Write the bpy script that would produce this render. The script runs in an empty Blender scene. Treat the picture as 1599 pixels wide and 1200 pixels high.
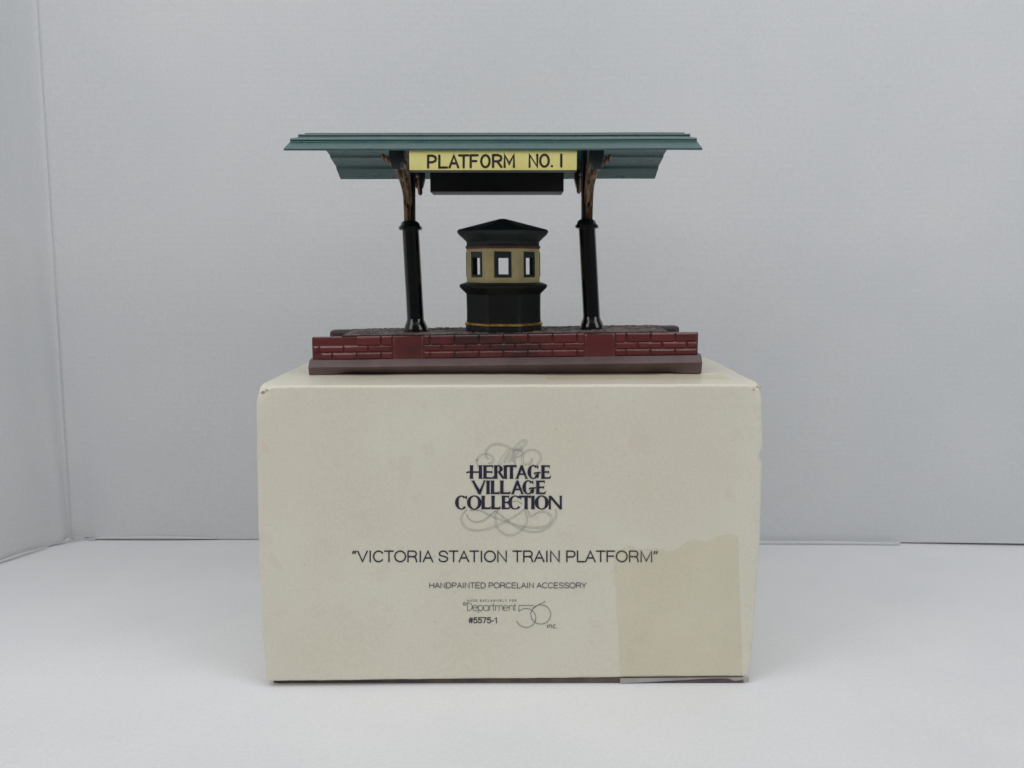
import bpy, bmesh, math, random
from mathutils import Vector, noise
random.seed(7)
S = 0.003                       # one modelling unit in Blender units
V = Vector

# ------------------------------------------------------------------ camera, light, exposure
scn = bpy.context.scene
PITCH = math.atan(185/1300)
CAM_H = 714
cd = bpy.data.cameras.new('camera'); cam = bpy.data.objects.new('camera', cd)
scn.collection.objects.link(cam); scn.camera = cam
cd.sensor_width = 36; cd.lens = 36*1300/1599
cd.clip_start = 0.05; cd.clip_end = 100
cam.location = (0, 0, CAM_H*S); cam.rotation_euler = (math.pi/2-PITCH, 0, 0)

w = bpy.data.worlds.new('World'); scn.world = w; w.use_nodes = True
bg = w.node_tree.nodes['Background']
bg.inputs['Color'].default_value = (1.0, 0.99, 0.98, 1); bg.inputs['Strength'].default_value = 0.09

def area(name, loc, target, sx, sy, power, col):
    l = bpy.data.lights.new(name, 'AREA'); l.shape = 'RECTANGLE'; l.size = sx*S; l.size_y = sy*S
    l.energy = power; l.color = col
    o = bpy.data.objects.new(name, l); scn.collection.objects.link(o)
    o.location = V(loc)*S
    o.rotation_euler = (V(target)-V(loc)).to_track_quat('-Z', 'Y').to_euler()
    return o
area('ceiling_light', (0, 450, 2900), (0, 1300, 0), 4200, 1700, 400, (.985, 0.993, 1.0))
area('side_softbox', (-2500, -300, 2200), (300, 2000, 300), 1600, 1600, 215, (1.0, 0.985, 0.975))
area('side_softbox', (2500, -300, 2200), (-300, 2000, 300), 1600, 1600, 225, (.955, 0.98, 1.0))

vs = scn.view_settings
vs.view_transform = 'Standard'; vs.look = 'None'; vs.gamma = 1; vs.exposure = 0
vs.use_curve_mapping = False

# ------------------------------------------------------------------ materials
def srgb(r, g, b):
    f = lambda c: ((c/255)/12.92 if c/255 <= .04045 else ((c/255+.055)/1.055)**2.4)
    return (f(r), f(g), f(b), 1)

def mat(name, col, col2=None, rough=.6, metal=0., scale=8., bump=0., bscale=60., lo=.4, hi=.6,
        coat=0., objrand=0., wpos=False, spec=.5, detail=5., stretch=(1, 1, 1), roughvar=0.):
    m = bpy.data.materials.new(name); m.use_nodes = True
    nt = m.node_tree; N = nt.nodes; L = nt.links
    p = N['Principled BSDF']
    p.inputs['Base Color'].default_value = col; p.inputs['Roughness'].default_value = rough
    p.inputs['Metallic'].default_value = metal; p.inputs['Coat Weight'].default_value = coat
    p.inputs['Coat Roughness'].default_value = .12
    p.inputs['Specular IOR Level'].default_value = spec
    tc = N.new('ShaderNodeTexCoord'); mp = N.new('ShaderNodeMapping')
    mp.inputs['Scale'].default_value = stretch
    if wpos: L.new(N.new('ShaderNodeNewGeometry').outputs['Position'], mp.inputs['Vector'])
    else: L.new(tc.outputs['Object'], mp.inputs['Vector'])
    if col2:
        n = N.new('ShaderNodeTexNoise'); n.inputs['Scale'].default_value = scale; n.inputs['Detail'].default_value = detail
        L.new(mp.outputs[0], n.inputs['Vector'])
        r = N.new('ShaderNodeValToRGB'); r.color_ramp.elements[0].position = lo; r.color_ramp.elements[1].position = hi
        r.color_ramp.elements[0].color = col; r.color_ramp.elements[1].color = col2
        L.new(n.outputs['Fac'], r.inputs['Fac'])
        out = r.outputs['Color']
        if roughvar:
            mr = N.new('ShaderNodeMapRange'); mr.inputs['To Min'].default_value = rough-roughvar; mr.inputs['To Max'].default_value = rough+roughvar
            mr.inputs['From Min'].default_value = .3; mr.inputs['From Max'].default_value = .7
            L.new(n.outputs['Fac'], mr.inputs['Value']); L.new(mr.outputs[0], p.inputs['Roughness'])
        if objrand:
            oi = N.new('ShaderNodeObjectInfo'); h = N.new('ShaderNodeHueSaturation')
            mr = N.new('ShaderNodeMapRange'); mr.inputs['To Min'].default_value = 1-objrand; mr.inputs['To Max'].default_value = 1+objrand
            L.new(oi.outputs['Random'], mr.inputs['Value']); L.new(mr.outputs[0], h.inputs['Value'])
            L.new(out, h.inputs['Color']); out = h.outputs['Color']
        L.new(out, p.inputs['Base Color'])
    if bump:
        n = N.new('ShaderNodeTexNoise'); n.inputs['Scale'].default_value = bscale; n.inputs['Detail'].default_value = 6
        L.new(mp.outputs[0], n.inputs['Vector'])
        b = N.new('ShaderNodeBump'); b.inputs['Strength'].default_value = bump; b.inputs['Distance'].default_value = .01
        L.new(n.outputs['Fac'], b.inputs['Height']); L.new(b.outputs[0], p.inputs['Normal'])
    return m

def add_grain(m, scale, amt):
    nt = m.node_tree; N = nt.nodes; L = nt.links; p = N['Principled BSDF']
    tc = N.new('ShaderNodeTexCoord'); n = N.new('ShaderNodeTexNoise'); n.inputs['Scale'].default_value = scale; n.inputs['Detail'].default_value = 2
    L.new(tc.outputs['Object'], n.inputs['Vector'])
    mr = N.new('ShaderNodeMapRange'); mr.inputs['From Min'].default_value = .3; mr.inputs['From Max'].default_value = .7
    mr.inputs['To Min'].default_value = 1-amt; mr.inputs['To Max'].default_value = 1+amt
    L.new(n.outputs['Fac'], mr.inputs['Value'])
    h = N.new('ShaderNodeHueSaturation'); L.new(mr.outputs[0], h.inputs['Value'])
    L.new(p.inputs['Base Color'].links[0].from_socket, h.inputs['Color']); L.new(h.outputs['Color'], p.inputs['Base Color'])
def add_specks(m, scale, thresh, col, strength=1.):
    """small isolated dirt specks and stains over a material's colour"""
    nt = m.node_tree; N = nt.nodes; L = nt.links; p = N['Principled BSDF']
    tc = N.new('ShaderNodeTexCoord'); n = N.new('ShaderNodeTexNoise'); n.inputs['Scale'].default_value = scale; n.inputs['Detail'].default_value = 3
    L.new(tc.outputs['Object'], n.inputs['Vector'])
    r = N.new('ShaderNodeValToRGB'); r.color_ramp.elements[0].position = thresh; r.color_ramp.elements[1].position = thresh+.03
    r.color_ramp.elements[0].color = (0, 0, 0, 1); r.color_ramp.elements[1].color = (strength, strength, strength, 1)
    L.new(n.outputs['Fac'], r.inputs['Fac'])
    mx = N.new('ShaderNodeMix'); mx.data_type = 'RGBA'
    L.new(r.outputs['Color'], mx.inputs['Factor'])
    src = p.inputs['Base Color'].links[0].from_socket
    L.new(src, mx.inputs['A']); mx.inputs['B'].default_value = col
    L.new(mx.outputs['Result'], p.inputs['Base Color'])

M = {}
M['paper'] = mat('white_backdrop_paper', (.66, .675, .695, 1), (.69, .70, .715, 1), rough=.75, scale=1.1, bump=.10, bscale=22, lo=.3, hi=.7)
M['table'] = mat('white_table_paper', (.79, .80, .82, 1), (.83, .835, .85, 1), rough=.62, scale=1.6, bump=.12, bscale=30, lo=.3, hi=.7)
M['card'] = mat('aged_white_card', (.745, .708, .58, 1), (.785, .75, .635, 1), rough=.42, scale=1.4, bump=.10, bscale=16, lo=.32, hi=.68, roughvar=.06, coat=.12)
add_specks(M['card'], 45, .745, (.22, .17, .11, 1), .7)
add_specks(M['card'], 3.2, .66, (.68, .61, .47, 1), .3)
def add_ribs(m):
    nt = m.node_tree; N = nt.nodes; L = nt.links; p = N['Principled BSDF']
    tc = N.new('ShaderNodeTexCoord'); w_ = N.new('ShaderNodeTexWave'); w_.bands_direction = 'Z'; w_.inputs['Scale'].default_value = 7
    w_.inputs['Distortion'].default_value = 1.2; w_.inputs['Detail'].default_value = 2; w_.inputs['Detail Scale'].default_value = .6
    L.new(tc.outputs['Object'], w_.inputs['Vector'])
    b = N.new('ShaderNodeBump'); b.inputs['Strength'].default_value = .055; b.inputs['Distance'].default_value = .006
    L.new(w_.outputs['Fac'], b.inputs['Height']); L.new(p.inputs['Normal'].links[0].from_socket, b.inputs['Normal']); L.new(b.outputs[0], p.inputs['Normal'])
add_ribs(M['paper'])
add_grain(M['card'], 70, .035); add_grain(M['paper'], 55, .03); add_grain(M['table'], 60, .03)
add_specks(M['card'], 7, .64, (.66, .52, .42, 1), .16)
M['card_worn'] = mat('torn_card_edge', (.40, .31, .22, 1), (.62, .57, .48, 1), rough=.9, scale=30)
M['card_shade'] = mat('shaded_flap_card', (.10, .075, .085, 1), (.15, .12, .09, 1), rough=.8, scale=9)  # dark colour carries the shadow under the sleeve's lower edge
M['ink'] = mat('navy_ink', (.012, .009, .035, 1), (.02, .016, .045, 1), rough=.5, scale=20)
M['ink_soft'] = mat('thin_navy_ink', (.05, .05, .08, 1), (.07, .07, .10, 1), rough=.5, scale=20)
M['ink_grey'] = mat('grey_ink', (.26, .26, .27, 1), (.33, .33, .33, 1), rough=.5, scale=20)
M['ink_black'] = mat('black_sign_ink', (.015, .012, .012, 1), (.04, .03, .03, 1), rough=.5, scale=60)
M['teal'] = mat('teal_roof_paint', (.020, .080, .082, 1), (.034, .102, .098, 1), rough=.30, scale=10, bump=.06, bscale=60, spec=.6, roughvar=.06)
add_specks(M['teal'], 26, .72, (.18, .27, .25, 1), .4)
M['black'] = mat('gloss_black_enamel', (.002, .002, .003, 1), (.004, .004, .005, 1), rough=.2, spec=.35, scale=12, bump=.04, bscale=40, coat=.5)
M['board'] = mat('matt_black_paint', (.007, .006, .008, 1), (.010, .009, .011, 1), rough=.5, scale=9)
M['bronze'] = mat('worn_bronze_paint', (.085, .048, .026, 1), (.46, .29, .16, 1), rough=.38, metal=.6, scale=22, bump=.6, bscale=45, lo=.42, hi=.80, stretch=(2.2, 1, .45))
M['gold'] = mat('gold_paint', (.55, .33, .09, 1), (.80, .52, .18, 1), rough=.35, metal=1., scale=30, bump=.2, bscale=60)
M['yellow'] = mat('yellow_sign_paint', (.80, .71, .26, 1), (.85, .78, .31, 1), rough=.45, scale=6, bump=.05, bscale=60)
M['brick'] = mat('red_brick_paint', (.140, .028, .029, 1), (.050, .019, .018, 1), rough=.27, scale=2.6, bump=.25, bscale=45, objrand=.12, lo=.47, hi=.60, coat=.45, wpos=True, stretch=(1, 1, 2), roughvar=.08)
M['brick_wall'] = mat('brick_wall_paint', (.128, .026, .027, 1), (.046, .018, .017, 1), rough=.30, scale=2.6, bump=.25, bscale=45, lo=.47, hi=.60, coat=.45, wpos=True, stretch=(1, 1, 2), roughvar=.08)
M['plinth'] = mat('mauve_brown_paint', (.145, .090, .092, 1), (.105, .066, .068, 1), rough=.42, scale=5, bump=.15, bscale=40)
add_specks(M['plinth'], 22, .74, (.30, .25, .24, 1), .6)
M['deck'] = mat('dark_grout', (.022, .015, .017, 1), (.04, .026, .028, 1), rough=.6, scale=20)
M['cobble'] = mat('grey_cobble_paint', (.20, .135, .13, 1), (.06, .036, .036, 1), rough=.5, scale=16, bump=.3, bscale=40, lo=.42, hi=.60)
M['rim'] = mat('brown_rim_paint', (.05, .022, .024, 1), (.03, .015, .017, 1), rough=.45, scale=8)
M['kiosk_dark'] = mat('green_black_glaze', (.0025, .0035, .0033, 1), (.0045, .006, .0055, 1), rough=.5, spec=.3, scale=8, bump=.12, bscale=30)
M['kiosk_roof'] = mat('dark_green_glaze', (.006, .013, .012, 1), (.011, .020, .018, 1), rough=.50, spec=.35, scale=6, bump=.15, bscale=30)
M['cream'] = mat('cream_glaze', (.47, .39, .19, 1), (.40, .33, .17, 1), rough=.5, scale=9, bump=.12, bscale=30)
M['frame'] = mat('slate_green_glaze', (.010, .018, .018, 1), (.017, .027, .026, 1), rough=.4, scale=14)
M['redline'] = mat('red_line_paint', (.15, .03, .03, 1), (.09, .03, .025, 1), rough=.5, scale=20)

def tape_mat():
    m = bpy.data.materials.new('old_clear_tape'); m.use_nodes = True
    nt = m.node_tree; N = nt.nodes; L = nt.links
    N.remove(N['Principled BSDF'])
    tr = N.new('ShaderNodeBsdfTransparent'); tr.inputs['Color'].default_value = (.992, .982, .945, 1)
    pr = N.new('ShaderNodeBsdfPrincipled'); pr.inputs['Roughness'].default_value = .3
    pr.inputs['Base Color'].default_value = (.72, .68, .55, 1)
    tc = N.new('ShaderNodeTexCoord'); n = N.new('ShaderNodeTexNoise'); n.inputs['Scale'].default_value = 2.4; n.inputs['Detail'].default_value = 4
    L.new(tc.outputs['Object'], n.inputs['Vector'])
    mr = N.new('ShaderNodeMapRange'); mr.inputs['From Min'].default_value = .3; mr.inputs['From Max'].default_value = .7
    mr.inputs['To Min'].default_value = .04; mr.inputs['To Max'].default_value = .13
    L.new(n.outputs['Fac'], mr.inputs['Value'])
    mx = N.new('ShaderNodeMixShader'); L.new(mr.outputs[0], mx.inputs[0])
    L.new(tr.outputs[0], mx.inputs[1]); L.new(pr.outputs[0], mx.inputs[2])
    L.new(mx.outputs[0], N['Material Output'].inputs['Surface'])
    return m
M['tape'] = tape_mat()

# ------------------------------------------------------------------ helpers
ORG = {}
def obj(name, verts, faces, m, parent=None, smooth=False, origin=None, bevel=0, kind=None, label=None, autos=35):
    """one mesh object; verts in modelling units (world), stored relative to the thing's origin"""
    org = V(origin) if origin else (ORG[parent.name] if parent else V((0, 0, 0)))
    me = bpy.data.meshes.new(name)
    me.from_pydata([tuple((V(v)-org)*S) for v in verts], [], faces)
    bm = bmesh.new(); bm.from_mesh(me)
    bmesh.ops.remove_doubles(bm, verts=bm.verts, dist=1e-7)
    if bevel:
        es = [e for e in bm.edges if len(e.link_faces) == 2 and e.calc_face_angle(0) > .5]
        bmesh.ops.bevel(bm, geom=es, offset=bevel*S, segments=2, affect='EDGES', profile=.6)
    bmesh.ops.recalc_face_normals(bm, faces=bm.faces)
    bm.to_mesh(me); bm.free()
    me.materials.append(m)
    if smooth or bevel:
        for p in me.polygons: p.use_smooth = True
        try: me.set_sharp_from_angle(angle=math.radians(autos))
        except Exception: pass
    o = bpy.data.objects.new(name, me); scn.collection.objects.link(o)
    if parent:
        o.parent = parent
        po = ORG[parent.name]; o.location = (org-po)*S
    else:
        o.location = org*S
    ORG[o.name] = org
    if kind: o['kind'] = kind
    if label: o['label'] = label
    return o

def thing(name, loc, label, cat):
    o = bpy.data.objects.new(name, None); scn.collection.objects.link(o)
    o.location = V(loc)*S; o['label'] = label; o['category'] = cat
    o.empty_display_size = .1; ORG[o.name] = V(loc); return o

def join(*parts):
    vs_, fs = [], []
    for v, f in parts:
        k = len(vs_); vs_ += list(v); fs += [tuple(i+k for i in q) for q in f]
    return vs_, fs

def box(x0, x1, y0, y1, z0, z1):
    v = [(x, y, z) for z in (z0, z1) for y in (y0, y1) for x in (x0, x1)]
    return v, [(0, 1, 3, 2), (4, 6, 7, 5), (0, 4, 5, 1), (2, 3, 7, 6), (0, 2, 6, 4), (1, 5, 7, 3)]

def loft(rings, cap=True, closed=True):
    n = len(rings[0]); vs_ = [tuple(p) for r in rings for p in r]; fs = []
    for i in range(len(rings)-1):
        for j in range(n if closed else n-1):
            k = (j+1) % n
            fs.append((i*n+j, i*n+k, (i+1)*n+k, (i+1)*n+j))
    if cap:
        fs.append(tuple(range(n-1, -1, -1))); fs.append(tuple((len(rings)-1)*n+j for j in range(n)))
    return vs_, fs

def ngon_ring(cx, cy, z, ap, n=8, rot=None):
    R = ap/math.cos(math.pi/n); rot = math.pi/n if rot is None else rot
    return [(cx+R*math.cos(rot+2*math.pi*k/n), cy+R*math.sin(rot+2*math.pi*k/n), z) for k in range(n)]

def spline(pts, n=8):
    pts = [V(p) for p in pts]; out = []
    P = [pts[0]*2-pts[1]]+pts+[pts[-1]*2-pts[-2]]
    for i in range(1, len(P)-2):
        a, b, c, d = P[i-1:i+3]
        for k in range(n):
            t = k/n
            out.append(.5*((2*b)+(c-a)*t+(2*a-5*b+4*c-d)*t*t+(3*b-a-3*c+d)*t**3))
    out.append(pts[-1]); return out

def tube(path, radii, n=10, fx=1., sub=5):
    """rounded tube along a path; radii per control point, fx flattens across"""
    cp = spline([(*p, ) for p in path], sub); m_ = len(cp); rr = []
    for i in range(m_):
        t = i/(m_-1)*(len(radii)-1); a = int(min(t, len(radii)-2)); rr.append(radii[a]*(1-(t-a))+radii[a+1]*(t-a))
    rings = []
    X = V((1, 0, 0))
    for i, p in enumerate(cp):
        d = (cp[min(i+1, m_-1)]-cp[max(i-1, 0)]).normalized()
        s = (X-d*X.dot(d)).normalized(); u = d.cross(s)
        rings.append([p+(s*math.cos(a)*fx+u*math.sin(a))*rr[i] for a in [2*math.pi*k/n for k in range(n)]])
    def shrink(r, c, f, off): return [c+(q-c)*f+off for q in r]
    d0 = (cp[0]-cp[1]).normalized(); d1 = (cp[-1]-cp[-2]).normalized()
    rings = [shrink(rings[0], cp[0], .55, d0*rr[0]*.8)]+rings+[shrink(rings[-1], cp[-1], .55, d1*rr[-1]*.8)]
    return loft(rings)

# camera ray to a world plane: only used to lay out flat artwork measured on the photograph
cP, sP = math.cos(PITCH), math.sin(PITCH)
def on_plane(px, py, Y):
    v = (600-py)/1300; k = Y/(cP+v*sP)
    return (px-800)/1300*k, CAM_H-k*sP+v*k*cP

# ------------------------------------------------------------------ setting: table, backdrop
def grid_mesh(nx, ny, f):
    vs_ = [f(i/(nx-1), j/(ny-1)) for j in range(ny) for i in range(nx)]
    return vs_, [(j*nx+i, j*nx+i+1, (j+1)*nx+i+1, (j+1)*nx+i) for j in range(ny-1) for i in range(nx-1)]

def table_f(u, v):
    x = -2600+5200*u; y = -250+3050*v
    z = 0.0
    # soft creases running out from the box
    d = (x-430)*.62+(y-1300)*.78
    if x > 380 and y < 1330: z += 1.1*math.exp(-(d/26)**2)*math.exp(-((x-560)/170)**2)
    z += .9*noise.noise(V((x/260, y/260, 3)))
    near = max(0, min(1, (math.hypot((x)/430, (y-1560)/240)-1)*1.5))
    return (x, y, -.9+z*near)
v_, f_ = grid_mesh(150, 110, table_f)
obj('table_surface', v_, f_, M['table'], smooth=True, kind='structure')

# backdrop: side sheet turning a soft corner into the long back sheet
path = [(-1740, 900), (-1500, 1412), (-1245, 1925), (-1195, 2035), (-1172, 2082), (-1156, 2103), (-1130, 2111), (-900, 2111), (-675, 2111), (0, 2102), (658, 2091), (1008, 2081), (1330, 2061), (1900, 2020)]
cp = spline([(x, y, 0) for x, y in path], 14)
zs = [0, .004, .01, .02, .035, .05, .075, .1, .14, .2, .27, .35, .45, .55, .65, .75, .85, .95, 1]
def wall_off(x, y, z):
    o = 0.
    c = math.exp(-((x+1150)/36)**2)
    o += -7*math.exp(-((x+1168+z*.02)/10)**2)*math.exp(-z/500)          # raised crease down the corner
    o += 9*math.exp(-((x+1125)/22)**2)*math.exp(-(z/220)**2)            # dent beside it
    o += 5*math.exp(-((x+1215)/30)**2)*math.exp(-(z/400)**2)
    o += -3*math.exp(-((x+1030)/90)**2)*math.exp(-(z/16)**2)
    o += 5*noise.noise(V((x/500, y/500, z/700)))
    return o
def wall_gap(x, y):
    g = 1.5+.8*noise.noise(V((x/130, 5, 1)))
    g += 2.0*math.exp(-((x+1110)/60)**2)
    if x > 900: g += (x-900)/430*4.6
    if -640 < x < 620: g *= .8
    return g
H = 2100
fr, bk = [], []
for z in zs:
    ra, rb = [], []
    for i, p in enumerate(cp):
        d = (cp[min(i+1, len(cp)-1)]-cp[max(i-1, 0)]).normalized(); nrm = V((-d.y, d.x, 0))
        g = wall_gap(p.x, p.y); zz = g+(H-g)*z
        top_lean = -(zz/H)*26 if p.x < -1100 else 0
        q = p+nrm*wall_off(p.x, p.y, zz); q.z = zz; q.x -= top_lean
        ra.append(q); r2 = p+nrm*46; r2.z = zz; rb.append(r2)
    fr.append(ra); bk.append(rb)
n = len(cp); vs_ = [tuple(p) for r in fr for p in r]+[tuple(p) for r in bk for p in r]; off = len(zs)*n; fs = []
for i in range(len(zs)-1):
    for j in range(n-1):
        fs.append((i*n+j, i*n+j+1, (i+1)*n+j+1, (i+1)*n+j)); fs.append((off+i*n+j, off+(i+1)*n+j, off+(i+1)*n+j+1, off+i*n+j+1))
for i in (0, len(zs)-1):
    for j in range(n-1): fs.append((i*n+j, i*n+j+1, off+i*n+j+1, off+i*n+j))
for i in range(len(zs)-1):
    for j in (0, n-1): fs.append((i*n+j, (i+1)*n+j, off+(i+1)*n+j, off+i*n+j))
wall = obj('backdrop_wall', vs_, fs, M['paper'], smooth=True, kind='structure', autos=60)
# narrow folded hem lying against the foot of the back sheet, right of the box
def hem_f(u, v):
    x = 430+570*u; z = 2.7+v*(6.2+1.4*noise.noise(V((x/150, 0, 0))))*(1-.15*u)
    return (x, 2083-(x-430)*.030+v*3.4-3+math.sin(x/60)*.5, z)
v_, f_ = grid_mesh(30, 3, hem_f)
hem = obj('hem_fold', v_, f_, M['paper'], parent=wall, smooth=True)
hem.modifiers.new('s', 'SOLIDIFY').thickness = .9*S
def hem_l(u, v):
    x = -1105+330*u; h = 9*math.sin(math.pi*min(1, u*1.02))**.6+.5
    return (x, 2109.5-2.5*math.sin(math.pi*u)+v*2.2, 2.3+v*h)
v_, f_ = grid_mesh(30, 3, hem_l); o = obj('hem_fold', v_, f_, M['paper'], parent=wall, smooth=True)
o.modifiers.new('s', 'SOLIDIFY').thickness = .9*S
def hem_s(u, v):
    x = -1255+70*u; y = 1905+(2050-1905)*u; h = 6.5*math.sin(math.pi*u)**.7+.5
    return (x+3.5-v*1.5, y-2, 2.4+v*h)
v_, f_ = grid_mesh(20, 3, hem_s); o = obj('hem_fold', v_, f_, M['paper'], parent=wall, smooth=True)
o.modifiers.new('s', 'SOLIDIFY').thickness = .9*S
# puckered paper where the three sheets meet
def pucker(u, v):
    x = -1195+105*u; y = 2062+48*min(1, u*1.5)-6
    n1 = noise.noise(V((u*9, v*3, 2.2))); n2 = noise.noise(V((u*14, v*3, 8)))
    return (x, y-3*v+n2*5*v, 1.2+2.5*abs(noise.noise(V((u*6, 0, 5))))+v*(8+6*n1)*math.sin(math.pi*u)**.5)
v_, f_ = grid_mesh(34, 5, pucker); o = obj('puckered_corner', v_, f_, M['paper'], parent=wall)
o.modifiers.new('s', 'SOLIDIFY').thickness = .8*S

# ------------------------------------------------------------------ the carton
BX = thing('cardboard_box', (0, 1560, 0), 'aged cream cardboard carton with navy printed lettering, standing on the white table', 'box')
def face_y(x, z):
    """front face of the carton: slightly turned, a touch bowed"""
    t = (z/521)
    return 1345+.020*x+1.6*noise.noise(V((x/230, 7.7, z/230)))-1.5*math.sin(math.pi*min(max(t, 0), 1))
X0, X1, Y0, Y1, Z0, Z1 = -417, 409, 0, 450, 10, 521
def samples(a, b, n, r):
    e = [0, r*.12, r*.3, r*.55, r*.8, r, r*1.6]
    mid = [a+r*2.4+(b-a-r*4.8)*i/n for i in range(n+1)]
    return [a+q for q in e]+mid+[b-q for q in reversed(e)]
R = 5.
xs, ys, zz = samples(X0, X1, 60, R), samples(Y0, Y1, 22, R), samples(Z0, Z1, 40, R)
def carton(p):
    x, y, z = p
    q = V((min(max(x, X0+R), X1-R), min(max(y, Y0+R), Y1-R), min(max(z, Z0+R), Z1-R)))
    d = V(p)-q
    if d.length > 1e-6: d = d.normalized()*R
    x, y, z = q+d
    t = (z-Z0)/(Z1-Z0); s = x/413
    # side profile: right side narrows downward and is dented, left side leans in a little
    def ip(tab):
        for (a, va), (b, vb) in zip(tab, tab[1:]):
            if t <= b: return va+(vb-va)*max(0, (t-a)/(b-a))
        return tab[-1][1]
    k = abs(s)**6
    if s > 0:
        x += k*(ip(((0, 0), (.04, 3), (.15, 6), (.46, 10), (.74, 8), (.79, 8), (.95, 3), (1, 2)))-6*math.exp(-((z-400)/6)**2)+1.2*noise.noise(V((1, y/40, z/35))))
    else:
        x += k*(ip(((0, -3), (.15, -5.5), (.46, -5.5), (.8, -2), (1, 2)))+1.0*noise.noise(V((1, y/40, z/35))))
    fy = face_y(x, z); w_ = 1-y/450
    Yw = fy*w_+(1800+.012*x)*(1-w_)+ (0 if w_ > .999 else 0)
    # bow of the upper panel, lifted at the right rear
    if t > .9:
        u = (x+413)/826; vv = y/450
        z += 1.2*noise.noise(V((x/120, y/90, 2)))*min(1, vv*6)
        a_ = max(0, min(1, (u-.80)/.12)); b_ = max(0, min(1, vv/.6))
        z += a_*b_*(6.5+5*noise.noise(V((x/26, y/34, 5))))*(1 if u < .97 else max(.3, 1-(u-.97)/.03))
    # creased and rubbed patch low on the right shoulder, and a slack diagonal crease above it
    if y < 30 and x > 330:
        h = 398+10*noise.noise(V((x/18, 0, 9)))-(x-330)*.05
        Yw -= 1.6*math.exp(-((z-h)/3.2)**2)*min(1, (x-330)/30)
        Yw += 1.5*math.exp(-(((z-455)+(x-370)*1.5)/7)**2)*math.exp(-((z-455)/40)**2)
    # crushed corners
    for cx_, amp, rad in ((-413, 1., 26), (411, 1., 24)):
        d2 = math.sqrt((x-cx_)**2+(y*1.2)**2+(z-521)**2)
        if d2 < rad:
            f = (1-d2/rad)**1.3*amp
            z -= 7*f; x += (5 if cx_ < 0 else -5)*f; Yw += 6*f
            j = noise.noise(V((x/6, y/6, z/6)))*3.2*f; z += j; x += j
    # edge wear wobble
    j = .5*noise.noise(V((x/22, y/22, z/22)))
    return (x+j*.6, Yw+j*.4, z+j)
vi = {}; vl = []; fl = []
def vid(p):
    k = (round(p[0], 4), round(p[1], 4), round(p[2], 4))
    if k not in vi: vi[k] = len(vl); vl.append(carton(p))
    return vi[k]
def sheet(A, B, fn):
    for i in range(len(A)-1):
        for j in range(len(B)-1):
            fl.append(tuple(vid(fn(a, b)) for a, b in ((A[i], B[j]), (A[i+1], B[j]), (A[i+1], B[j+1]), (A[i], B[j+1]))))
sheet(xs, zz, lambda a, b: (a, Y0, b)); sheet(xs, zz, lambda a, b: (a, Y1, b))
sheet(ys, zz, lambda a, b: (X0, a, b)); sheet(ys, zz, lambda a, b: (X1, a, b))
sheet(xs, ys, lambda a, b: (a, b, Z0)); sheet(xs, ys, lambda a, b: (a, b, Z1))
obj('carton_sleeve', vl, fl, M['card'], parent=BX, smooth=True, autos=80)
# base flap set back under the sleeve's lower edge, the gap's shadow painted into its colour
v_, f_ = box(-412, 400, 1352, 1790, .4, 9.3)
obj('base_flap', v_, f_, M['card_shade'], parent=BX)

# printed artwork ---------------------------------------------------
class Art:
    def __init__(s): s.v = []; s.f = []; s.k = 0
    def pt(s, px, py, o):
        x, z = on_plane(px, py, 1343); y = face_y(x, z); x, z = on_plane(px, py, y)
        return (x, face_y(x, z)-.55-o, z)
    def poly(s, pts):
        s.k += 1; o = .012*(s.k % 40); b = len(s.v)
        s.v += [s.pt(x, y, o) for x, y in pts]; s.f.append(tuple(range(b, b+len(pts))))
    def strip(s, pts, w, caps=True, wf=None):
        """ribbon of width w along pts, with round ends"""
        s.k += 1; n = len(pts); b = len(s.v); P = [V((p[0], p[1])) for p in pts]
        L_, R_ = [], []
        for i in range(n):
            d1 = (P[i]-P[i-1]).normalized() if i else (P[1]-P[0]).normalized()
            d2 = (P[i+1]-P[i]).normalized() if i < n-1 else d1
            m_ = (d1+d2); m_ = m_.normalized() if m_.length > .3 else d1
            c = max(.55, m_.dot(d1)); nn = V((-m_.y, m_.x))*(w/2/c)*(wf(i/(n-1)) if wf else 1)
            o = .012*(s.k % 40)+.10*i/n
            L_.append(s.pt(*(P[i]+nn), o)); R_.append(s.pt(*(P[i]-nn), o))
        for i in range(n-1):
            b = len(s.v); s.v += [L_[i], L_[i+1], R_[i+1], R_[i]]; s.f.append((b, b+1, b+2, b+3))
        if caps and w > 1.2:
            for e, d in ((0, (P[0]-P[1]).normalized()), (n-1, (P[-1]-P[-2]).normalized())):
                a0 = math.atan2(d.y, d.x); o = .012*(s.k % 40)+(.10 if e else 0)
                b = len(s.v); pts_ = [P[e]+V((math.cos(a0+t), math.sin(a0+t)))*(w/2) for t in [math.pi*(i/6-.5) for i in range(7)]]
                s.v += [s.pt(*q, o) for q in pts_]; s.f.append(tuple(range(b, b+7)))
    def build(s, name, m, parent): return obj(name, s.v, s.f, m, parent=parent)

def curve_px(pts, n=9):
    return [(p.x, p.y) for p in spline([(a, b, 0) for a, b in pts], n)]

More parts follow.
